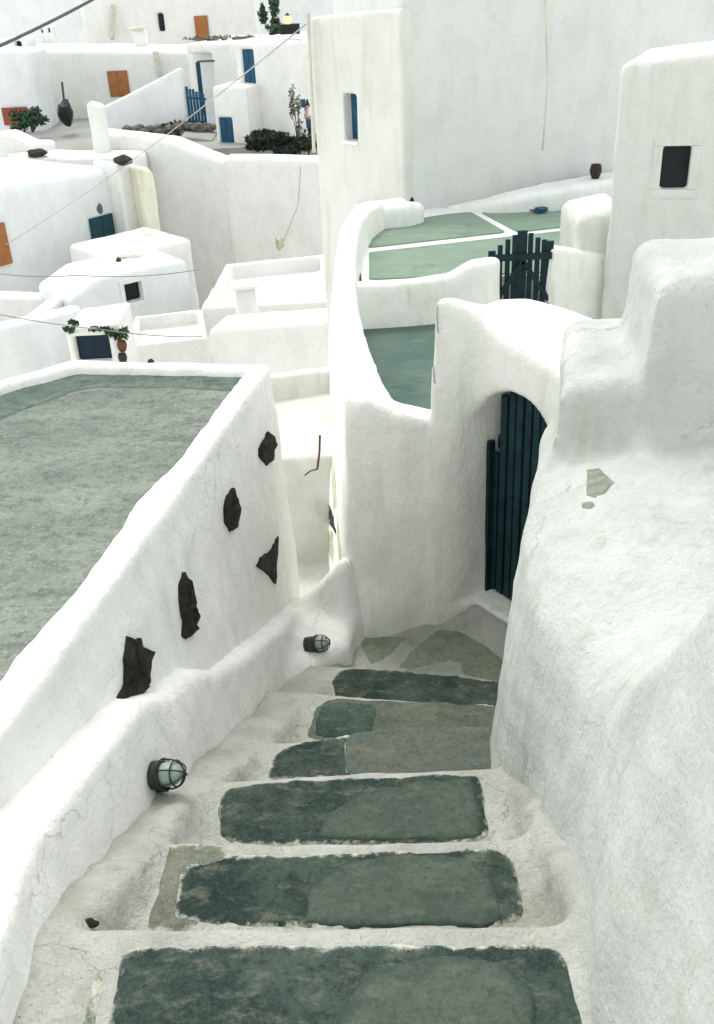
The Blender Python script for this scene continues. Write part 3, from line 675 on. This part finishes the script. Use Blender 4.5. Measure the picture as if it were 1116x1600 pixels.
# gate house with deep portal
house('gatehouse', 'white gatehouse with a deep doorway beside the open blue picket gate', 'house', (290, 68, 52), (372, 66, 51), 5, -16, M['far'],
    [dict(px=(293, 84, 336, 196), mat='far_cool', dep=1.0, name='inner_wall')], vox=.09, r=.12, k=1.2)
p0, p1 = P(309, 200, y=52.3), P(309, 96, y=52.3)
# blue trimmed house
bh, hA, hD, hN = house('cottage', 'white cottage with a tall blue window beside the dark bushes', 'house', (366, 62, 47.5), (446, 66, 46), 5, -16, M['far'],
    [dict(px=(379, 77, 398, 153), mat='blue', dep=.18, name='window', sill=1, boards=2)], vox=.08, r=.22, k=1.0)
house('porch_block', 'low white block with a small blue door in front of the gatehouse', 'annex', (331, 134, 46.5), (384, 136, 45.8), 3, -16, M['far'],
    [dict(px=(343, 184, 364, 230), mat='blue', dep=.16, name='door', boards=2)], vox=.07, r=.08, k=.9)
ramp('parapet_wall', 'sloping white parapet rising to the blue picket gate', [(160, 167, 51), (215, 140, 50.5), (280, 106, 50)], -14, M['far_cool'], .2, .12)
# pillar
house('chimney', 'white pillar-like chimney in front of the sloping parapet', 'chimney', (134, 160, 43.2), (157, 166, 43.2), .9, -14, M['far'], vox=.08, r=.12, k=1)

# white roofs stepping between
ramp('roof_ridge', 'white roof hump at the left edge below the green bush', [(-40, 212, 44), (20, 205, 44), (55, 222, 44)], -14, M['far'], .8, .12, 'roof')
ramp('roof_ridge', 'white roof edge running right from the hump towards the pillar', [(50, 238, 43), (110, 240, 43), (190, 240, 43)], -14, M['far'], 1.0, .12, 'roof')
# road
a, b, c, d = P(150, 212, y=47), P(470, 262, y=42.6), P(500, 205, y=56), P(190, 190, y=56)
zr = P(330, 215, y=48).z
bm = bmesh.new(); abox(bm, (-6.5, 52.4, zr-.5), (9.5, 0, 0), (0, 7.6, 0), (0, 0, .5)); tag(bm_obj('road', bm, M['road']), kind='structure')

# ---------------- alley beyond the corner
zf = -4.5; ya = P(480, 876, z=zf).y; z1 = P(480, 716, y=ya).z; yb = P(470, 634, z=z1).y; z2 = P(470, 600, y=yb).z
def alley_fn(X, Y, Z):
    d = ext(poly2(X, Y, [(-1.6, 4.9), (.05, 4.9), (.05, 12), (-1.6, 12)]), Z, -7, zf, .02)
    d = np.minimum(d, ext(poly2(X, Y, [(-1.6, ya), (.05, ya+.03), (.05, 9.0), (-1.6, 9.0)]), Z, -7, z1, .03))
    d = np.minimum(d, ext(poly2(X, Y, [(-1.6, yb), (.05, yb+.35), (.05, yb+.5), (-1.6, yb+.15)]), Z, -7, z2, .03))
    return d+wob(X, Y, Z, .6, 101)*.010+wob(X, Y, Z, .2, 102)*.004
tag(sdf('alley_steps', alley_fn, (-1.5, 4.95, -6), (.0, 9.4, z2+.1), .03, M['alley']), kind='structure')

# ================================================================== DETAILS ON NEAR WALLS
def bvh_of(o):
    me = o.data; off = world_loc(o)
    return BVHTree.FromPolygons([v.co+off for v in me.vertices], [tuple(p.vertices) for p in me.polygons])
BL, BW, BR, BGW = bvh_of(lwall), bvh_of(lwm), bvh_of(rmm), bvh_of(gwall)
def hit(B, u, v):
    d = ray(u, v).normalized(); h = B.ray_cast(Vector((0, 0, 0)), d)
    return h[0], h[1]
def patch(name, B, px, mat, parent, h=.02, rough=.004, n=5, label=None):
    pts = []
    for i in range(len(px)):
        a, b = px[i], px[(i+1) % len(px)]
        for t in range(3):
            f_ = t/3; pts.append((a[0]*(1-f_)+b[0]*f_+random.uniform(-1.0, 1.0), a[1]*(1-f_)+b[1]*f_+random.uniform(-1.2, 1.2)))
    cu = sum(p[0] for p in pts)/len(pts); cv_ = sum(p[1] for p in pts)/len(pts)
    bm = bmesh.new(); rings = []
    c, cn = hit(B, cu, cv_)
    if c is None: return
    for k in range(n):
        f_ = [1.0, 1.0, .93, .7, .38][k]; ring = []
        for (u, v) in pts:
            p, nn = hit(B, cu+(u-cu)*f_, cv_+(v-cv_)*f_)
            if p is None: p, nn = c, cn
            off = [-.03, h*.5, h*.9, h, h][k]+(random.uniform(-rough, rough) if k > 0 else 0)
            ring.append(bm.verts.new(p+nn*off))
        rings.append(ring)
    cc = bm.verts.new(c+cn*h)
    m = len(pts)
    for A, B_ in zip(rings[:-1], rings[1:]):
        for i in range(m): bm.faces.new((A[i], A[(i+1) % m], B_[(i+1) % m], B_[i]))
    for i in range(m): bm.faces.new((rings[-1][i], rings[-1][(i+1) % m], cc))
    o = bm_obj(name, bm, mat, parent)
    if label: o['label'] = label
    return o
patch('embedded_stone', BL, [(197, 995), (207, 1002), (215, 996), (220, 1012), (238, 1020), (232, 1055), (226, 1075), (205, 1103), (183, 1104), (182, 1088), (192, 1070), (192, 1030)], M['rock'], lh, .022, .009)
patch('embedded_stone', BL, [(284, 895), (292, 905), (303, 940), (307, 965), (303, 985), (290, 1000), (283, 994), (284, 970), (279, 945), (278, 915)], M['rock'], lh, .022, .009)
patch('embedded_stone', BL, [(361, 761), (368, 780), (373, 800), (367, 825), (358, 832), (350, 815), (348, 795), (353, 775)], M['rock'], lh, .02, .008)
patch('embedded_stone', BL, [(417, 673), (429, 682), (428, 700), (422, 720), (415, 727), (405, 715), (403, 702), (411, 688)], M['rock'], lh, .02, .008)
patch('embedded_stone', BL, [(433, 838), (433, 880), (430, 913), (420, 900), (400, 885), (405, 872), (418, 863), (426, 852)], M['rock'], lh, .012)
patch('bare_mortar', BR, [(918, 735), (935, 732), (948, 742), (960, 755), (945, 770), (930, 777), (917, 775)], M['mortar'], rm, .003, .001)
patch('bare_mortar', BR, [(910, 786), (925, 784), (930, 790), (922, 795), (910, 794)], M['mortar'], rm, .003, .001)

def cage_lamp(u, v, R, label):
    p, n = hit(BW, u, v)
    n = Vector((.93, -.25, .28)).normalized(); p = p+Vector((.012, 0, .02))
    T = thing('bulkhead_lamp', p, label, 'lamp', 'caged lamps on the low stair wall')
    a = n.orthogonal().normalized(); b = n.cross(a)
    bm = bmesh.new(); tube(bm, [p-n*.03, p+n*.012, p+n*.02], [R*.9, R*.9, R*.8], 20); bm_obj('base', bm, M['metal'], T, smooth=False)
    bm = bmesh.new(); tube(bm, [p+n*.02, p+n*.034], [R*.86, R*.86], 20); bm_obj('collar', bm, M['metal'], T)
    prof = [(0, .74), (.4, .78), (.8, .72), (1.15, .52), (1.38, .25), (1.44, .04)]
    bm = bmesh.new(); tube(bm, [p+n*(.03+x*R*.95) for x, _ in prof], [R*y for _, y in prof], 20); bm_obj('glass_dome', bm, M['lampglass'], T, smooth=True)
    for k in range(3):
        th = k*math.pi/3+.3; e = a*math.cos(th)+b*math.sin(th); pts = []
        for q in range(17):
            t = -math.pi/2+math.pi*q/16
            pts.append(p+n*(.03+math.cos(t)**.7*R*1.55 if abs(math.cos(t)) > 1e-6 else .03)+e*math.sin(t)*R*.95)
        bm = bmesh.new(); tube(bm, pts, R*.055, 6); bm_obj('cage_wire', bm, M['metal'], T, smooth=True)
    for (dz, rr) in ((.06, .97), (.95, .80)):
        bm = bmesh.new(); c = p+n*(.03+dz*R)
        tube(bm, [c+(a*math.cos(t)+b*math.sin(t))*R*rr for t in [2*math.pi*q/24 for q in range(25)]], R*.055, 6); bm_obj('cage_ring', bm, M['metal'], T, smooth=True)
    bm = bmesh.new(); dn = Vector((0, 0, -1)); q = p+n*.015
    abox(bm, q+dn*R*1.05, a*R*.3, b*R*.3, n*.018, .004); bm_obj('cable_box', bm, M['metal'], T)
    return T
cage_lamp(240, 1218, .056, 'nearer caged bulkhead lamp low on the wall beside the third step')
cage_lamp(484, 1012, .050, 'farther caged bulkhead lamp by the turn of the stairs')
# broken lump of mortar at the kerb
p, n = hit(bvh_of(stairs), 138, 1442)
if p is not None:
    bm = bmesh.new(); blob(bm, p-n*.004, .022, 1.6, .8, .5, .3); tag(bm_obj('broken_stub', bm, M['rock'], None, p), 'small dark broken stub in the white plaster beside the second step at the lower left', 'stub')
# stains and rust on the corner
class Two:
    def __init__(s, *b): s.b = b
    def ray_cast(s, o, d):
        h = [x.ray_cast(o, d) for x in s.b]; h = [x for x in h if x[0] is not None]
        return min(h, key=lambda x: x[3]) if h else (None, None, None, None)
BG2 = Two(BGW, bvh_of(parap))
for nm, px_, mt, hh_ in (('bare_stone', [(508, 775), (516, 790), (522, 815), (526, 835), (518, 822), (510, 812), (507, 790)], 'rock', .004), ('bare_mortar', [(516, 700), (524, 730), (526, 790), (522, 800), (519, 760)], 'yellowed', .002), ('bare_mortar', [(526, 800), (533, 850), (538, 900), (532, 905), (528, 860)], 'yellowed', .002),
                   ('bare_mortar', [(512, 826), (520, 832), (522, 860), (520, 880), (514, 860)], 'yellowed', .003)):
    patch(nm, BG2, px_, M[mt], gw, hh_, .001)
p, n = hit(BG2, 512, 700); 
bm = bmesh.new(); q0, q1, q2 = P(500, 680, y=6.2), P(496, 733, y=6.15), P(476, 743, y=6.1)
tube(bm, [q0, (q0+q1)/2+Vector((.006, 0, 0)), q1], .008, 6); tube(bm, [q1, (q1+q2)/2+Vector((0, 0, .012)), q2], .005, 6)
tag(bm_obj('iron_bracket', bm, M['rust'], None, q0), 'thin rusty iron rod hanging at the white wall corner above the alley', 'rod')

# ================================================================== SMALL OBJECTS
def pot(u, v, y, r, label, mat='ceramic', name='pot', sz=1.0, group=None):
    p = P(u, v, y=y); bm = bmesh.new()
    prof = [(0, .6), (.25, .85), (.6, 1.0), (.9, .9), (1.0, .78), (1.08, .82)]
    tube(bm, [p+Vector((0, 0, (h-.5)*2*r*sz)) for h, _ in prof], [r*w_ for _, w_ in prof], 14)
    return tag(bm_obj(name, bm, M[mat], None, p-Vector((0, 0, r*sz)), smooth=True), label, 'pot', group)
pot(931, 268, P(931, 268, z=-3.05).y, .095, 'round dark clay pot standing on the white ledge under the huge wall')
p = P(644, 318, y=15.4); bm = bmesh.new(); blob(bm, p, .085, .5, .6, 1.15, .12); tag(bm_obj('dark_stone', bm, M['rock'], None, p), 'small dark stone stuck on the end of the white bench', 'stone')
p = P(591, 508, z=-3.8); bm = bmesh.new()
tube(bm, [p+Vector((0, 0, h)) for h in (0, .05, .07)], [.075, .085, .08], 14); tube(bm, [p+Vector((0, 0, .072)), p+Vector((0, 0, .078))], [.07, .02], 12)
tag(bm_obj('clay_dish', bm, M['terracotta'], None, p, True), 'small brown clay dish on the lower terrace by the dividing wall', 'dish')
# blue broom
a, b = P(846, 329, z=-3.46), P(898, 316, z=-3.40); br = thing('broom', a, 'blue broom lying on the upper terrace', 'broom')
bm = bmesh.new(); tube(bm, [a+Vector((0, 0, .03)), b+Vector((0, 0, .03))], .014, 8); bm_obj('handle', bm, M['cable'], br, smooth=True)
d = (b-a).normalized(); sd2 = Vector((-d.y, d.x, 0)); bm = bmesh.new(); abox(bm, a+Vector((0, 0, .03))-d*.02, d*.06, sd2*.13, Vector((0, 0, .025)), .008); bm_obj('head', bm, M['blue'], br)
bm = bmesh.new()
for i in range(40):
    c = a-d*.08+sd2*random.uniform(-.13, .13)+Vector((0, 0, .025)); tube(bm, [c, c-d*.08+sd2*random.uniform(-.02, .02)], .004, 4)
tag(bm_obj('bristles', bm, M['blue'], br), kind='stuff')

def bush(name, label, u, v, y, rx, ry, rz, n, leaf, mat, cat='bush', trunk=True, clumps=8, group=None, seed=0):
    rs = random.Random(seed+n); c = P(u, v, y=y); T = thing(name, c-Vector((0, 0, rz)), label, cat, group)
    cl = [Vector((rs.uniform(-1, 1)*rx*.75, rs.uniform(-1, 1)*ry*.75, rs.uniform(-.8, .9)*rz)) for _ in range(clumps)]
    V = []; F = []
    for i in range(n):
        k = rs.choice(cl); rr = rs.random()**.5; d = Vector((rs.gauss(0, 1), rs.gauss(0, 1), rs.gauss(0, 1))).normalized()
        q = c+k+Vector((d.x*rx*.45*rr, d.y*ry*.45*rr, d.z*rz*.4*rr))
        a = Vector((rs.gauss(0, 1), rs.gauss(0, 1), rs.gauss(0, 1))).normalized(); b = a.orthogonal().normalized()*leaf*rs.uniform(.35, .6); a = a*leaf*rs.uniform(.6, 1.3)
        j = len(V); V += [q-a, q+b, q+a, q-b]; F.append((j, j+1, j+2, j+3))
    link('foliage', me_np('foliage', np.array([tuple(v_) for v_ in V]), np.array(F), False), M[mat], T)
    if trunk:
        bm = bmesh.new(); b0 = c-Vector((0, 0, rz))
        for k in cl[:6]: tube(bm, [b0, b0.lerp(c+k, .5)+Vector((.03, 0, .02)), c+k], [.05*rx+.01, .035*rx+.008, .01], 5)
        bm_obj('branches', bm, M['bark'], T)
    return T
bush('bush', 'round dark green bush in front of the red hatch', 47, 184, 50, .95, .6, .62, 900, .12, 'leaf', seed=1)
bush('tree', 'slender leafy tree on the roof left of the yellow lamp', 421, 18, 55, .55, .5, 1.15, 700, .14, 'leaf', 'tree', seed=2)
bush('bush', 'small round shrub under the slender rooftop tree', 430, 50, 54, .45, .4, .28, 250, .10, 'leaf', seed=12)
bush('bush', 'grey dry shrubs along the gatehouse roof', 352, 62, 53, 1.9, .4, .18, 500, .10, 'leaf_grey', seed=3)
bush('bush', 'black-green low bushes heaped at the foot of the cottage', 441, 224, 43.0, 1.35, .6, .42, 3200, .12, 'leaf_dark', seed=4, clumps=14)
bush('bush', 'dark climbing shrub at the side building corner by the laundry', 480, 205, 43.3, .22, .3, 1.0, 500, .08, 'leaf_dark', seed=5)
bush('dry_plant', 'tall dry grey plant against the cottage side wall', 462, 180, 44.5, .25, .25, 1.0, 240, .09, 'leaf_grey', 'plant', seed=6)
bush('potted_plant', 'small leafy plant on the left corner of the low shed', 110, 510, 20.9, .17, .15, .13, 160, .05, 'leaf', 'plant', seed=7)
bush('potted_plant', 'creeping dark plant on the middle of the shed roof', 155, 513, 20.9, .22, .12, .06, 120, .04, 'leaf_dark', 'plant', seed=8)
bush('potted_plant', 'spiky green plant right of the shed above a clay pot', 184, 522, 20.9, .22, .15, .14, 130, .07, 'leaf', 'plant', seed=9)
bush('hedge_scrub', 'dark scrubby plants on the rubble wall left of the blue gate', 270, 200, 49.5, 1.0, .4, .35, 500, .10, 'leaf_dark', 'plant', seed=10)
pot(191, 541, 20.9, .11, 'terracotta pot between the shed and the small flat-roofed building', 'terracotta')
pot(192, 560, 20.8, .10, 'small black pot under the terracotta pot by the shed', 'ceramic')
# rubble bank: stones as parts
rb = thing('rubble_wall', tuple(P(262, 214, y=49)), 'rough dark rubble stone wall below the sloping parapet', 'wall')
for i in range(70):
    u = random.uniform(192, 338); t = (u-192)/146; v = 205+random.uniform(-8, 9)+t*3-(4 if u > 250 else 0)
    p = P(u, v, y=49+random.uniform(-.15, .3)); bm = bmesh.new(); blob(bm, p, random.uniform(.14, .24), 1.2, 1, .8, .2, 1); bm_obj('stone', bm, M['rubble'], rb)
bm = bmesh.new(); a, b = P(288, 208, y=48.6), P(336, 214, y=48.0); abox(bm, (a+b)/2+Vector((0, 0, -.25)), (b-a)/2, (0, 1.2, 0), (0, 0, .3), .05)
tag(bm_obj('doorstep', bm, M['road'], None, a), 'low grey cement step in front of the open blue picket gate', 'step')
# blue picket gate, open
bp = thing('picket_gate', tuple(P(302, 200, y=50)), 'bright blue picket gate standing open by the gatehouse', 'gate')
for i in range(8):
    t = i/7; u = 284+t*35; vt = 131+t*14+(2 if i % 2 else 0); y = 50-t*.5; a, b = P(u, vt, y=y), P(u+2, 198+t*3, y=y)
    bm = bmesh.new(); abox(bm, ((a.x+b.x)/2, y, (a.z+b.z)/2), (.062, 0, 0), (0, .02, 0), (0, 0, (a.z-b.z)/2), .01); bm_obj('picket', bm, M['blue'], bp)
for vv in (152, 188):
    a, b = P(283, vv, y=50.06), P(322, vv+3, y=49.56); bm = bmesh.new(); tube(bm, [a, b], .05, 6); bm_obj('rail', bm, M['blue'], bp)
# inner blue door frame
fr = thing('door_frame', tuple(P(318, 196, y=51.2)), 'blue half-open door edge inside the gatehouse doorway', 'door')
a, b = P(311, 97, y=51.6), P(314, 160, y=51.6); bm = bmesh.new(); abox(bm, ((a.x+b.x)/2, 51.6, (a.z+b.z)/2-.3), (.10, 0, 0), (0, .05, 0), (0, 0, (a.z-b.z)/2+.3)); bm_obj('post', bm, M['teal_door'], fr)
a, b = P(308, 96, y=51.5), P(337, 95, y=51.5); bm = bmesh.new(); abox(bm, (a+b)/2, ((b.x-a.x)/2, 0, 0), (0, .05, 0), (0, 0, .04)); bm_obj('lintel', bm, M['cable'], fr)
# lamp on the roof
p = P(452, 54, y=47.5); lp = thing('roof_lamp', p, 'lit yellow globe on a black box on the cottage roof', 'lamp')
bm = bmesh.new(); abox(bm, p+Vector((.05, 0, .22)), (.42, 0, 0), (0, .3, 0), (0, 0, .20), .03); bm_obj('box', bm, M['black'], lp)
bm = bmesh.new(); blob(bm, p+Vector((-.02, 0, .58)), .16, 1, 1, 1.2, 0, 2); bm_obj('globe', bm, M['lit'], lp, smooth=True)
bm = bmesh.new(); tube(bm, [p+Vector((-.02, 0, .72)), p+Vector((-.02, 0, .84))], [.13, .03], 8); bm_obj('cap', bm, M['terracotta'], lp)
# laundry
ly = thing('clothes_line', tuple(P(478, 160, y=43)), 'clothes hanging beside the side building corner', 'laundry')
for (u0, v0, u1, v1, mt) in ((470, 155, 478, 168, 'cloth_b'), (476, 165, 484, 185, 'cloth_p'), (480, 168, 488, 186, 'cloth_w'), (478, 182, 487, 200, 'cloth_b')):
    a, b = P(u0, v0, y=43), P(u1, v1, y=43); V = []; F = []
    for j in range(5):
        for i in range(5): V.append((a.x+(b.x-a.x)*i/4, 43+.03*math.sin(i*2+j), a.z+(b.z-a.z)*j/4))
    F = [(j*5+i, j*5+i+1, j*5+i+6, j*5+i+5) for j in range(4) for i in range(4)]
    o = link('cloth', me_np('cloth', np.array(V), np.array(F)), M[mt], ly); md = o.modifiers.new('thick', 'SOLIDIFY'); md.thickness = .012

# cables
def cable(label, pts, r, mat='cable', sag=0.0):
    q = [P(u, v, y=y) for u, v, y in pts]; out = []
    for a, b in zip(q[:-1], q[1:]):
        for i in range(12):
            t = i/12; p = a.lerp(b, t); p.z -= sag*4*t*(1-t); out.append(p)
    out.append(q[-1]); bm = bmesh.new(); tube(bm, out, r, 6)
    tag(bm_obj('cable', bm, M[mat], None, q[0], True), label, 'cable')
cable('thick dark cable crossing the top left corner of the view', [(-60, 98, 14), (165, -12, 18)], .022, sag=.03)
cable('thin pale cable running diagonally from the left house up to the side building corner', [(10, 382, 32), (196, 258, 36.5), (478, 38, 17.6)], .013, 'cable_pale', .05)
cable('thin grey cable above the small black window', [(-50, 420, 24), (120, 430, 25), (312, 421, 26)], .013, 'cable_mid', .1)
cable('thin grey cable passing in front of the shed and potted plants', [(-50, 481, 20), (160, 515, 20.5), (316, 526, 21.5)], .011, 'cable_mid', .05)
cable('dark conduit down the corner of the side building', [(481, 20, 17.4), (486, 130, 17.4), (491, 238, 17.4)], .03, 'pipe')
cable('stained drainpipe down the middle of the huge wall', [(852, -10, 15.9), (856, 130, 15.9), (848, 235, 15.9)], .014, 'pipe')
cable('thin pipe on the wall above the rooftop of the orange-shutter house', [(177, 8, 65.6), (175, 62, 65.6)], .16, 'pipe')
cable('stained gutter pipe right of the lower orange shutter', [(243, 80, 56.6), (250, 120, 56.6)], .16, 'pipe')
cable('wire hanging in a loop down the straight white wall', [(470, 260, 40.2), (466, 320, 40.2), (440, 385, 40)], .02, 'cable_pale')
# bits and pieces in the village
def bit(name, u, v, y, r, mat, label, cat, sx=1, sz=1):
    p = P(u, v, y=y); bm = bmesh.new(); blob(bm, p, r, sx, 1, sz, .18, 2); return tag(bm_obj(name, bm, M[mat], None, p-Vector((0, 0, r*sz))), label, cat)
bit('wall_light', 156, 326, 36.3, .14, 'cable', 'small grey wall lamp above the dark green shutter', 'lamp', .8, 1.3)
bit('stone', 192, 250, 36.8, .32, 'rock', 'dark pointed stone on top of the broad chimney breast', 'stone', 1.1, .55)
bit('stone', 58, 239, 42.2, .3, 'rock', 'dark wedge stone on the white roof at the left', 'stone', 1.3, .55)
bit('stone', 437, 379, 39.8, .26, 'yellowed', 'pale block left of the hanging wire at the foot of the wall', 'stone', .6, 1.1)
bit('stone', 185, 407, 31.5, .09, 'rock', 'small dark ball stone on the debris-strewn roof', 'stone')
bit('stone', 205, 400, 32, .28, 'pipe', 'flat grey slab lying on the debris-strewn roof', 'stone', 1.6, .25)
bit('stone', 235, 372, 35, .45, 'pipe', 'broken mortar lump at the foot of the broad chimney breast', 'stone', 1.3, .35)
bit('stone', 236, 565, 21.2, .07, 'rock', 'dark knob on the front of the small flat-roofed building', 'stone')
bit('jar', 103, 176, 51, .62, 'black', 'black teardrop-shaped vessel with a grey neck against the white wall right of the bush', 'jar', .55, 1.0)
cable('grey post rising from the black urn-shaped object', [(97, 128, 51.2), (101, 165, 51.2)], .06, 'cable')
bit('chimney_pot', 215, 45, 60, .3, 'pipe', 'small forked chimney pot on the roof of the orange-shutter house', 'chimney', 1.6, .4)
house('chimney', 'white block chimney carrying the small forked pot', 'chimney', (207, 46, 60), (226, 46, 60), .8, -12, M['far'], vox=.08, r=.1)
house('chimney', 'small white twin-hole chimney under the thick cable', 'chimney', (62, 42, 62), (81, 41, 62), .8, -12, M['far'], [dict(px=(64, 45, 67, 52), mat='black', dep=.2, name='vent'), dict(px=(75, 44, 78, 51), mat='black', dep=.2, name='vent')], vox=.07, r=.06)
house('niche_wall', 'white stub with a dark wedge opening at the far left under the cable', 'wall', (0, 60, 60), (40, 58, 60), 2, -12, M['far_cool'], [dict(px=(23, 64, 34, 76), mat='black', dep=.4, name='opening')], vox=.12, r=.1)
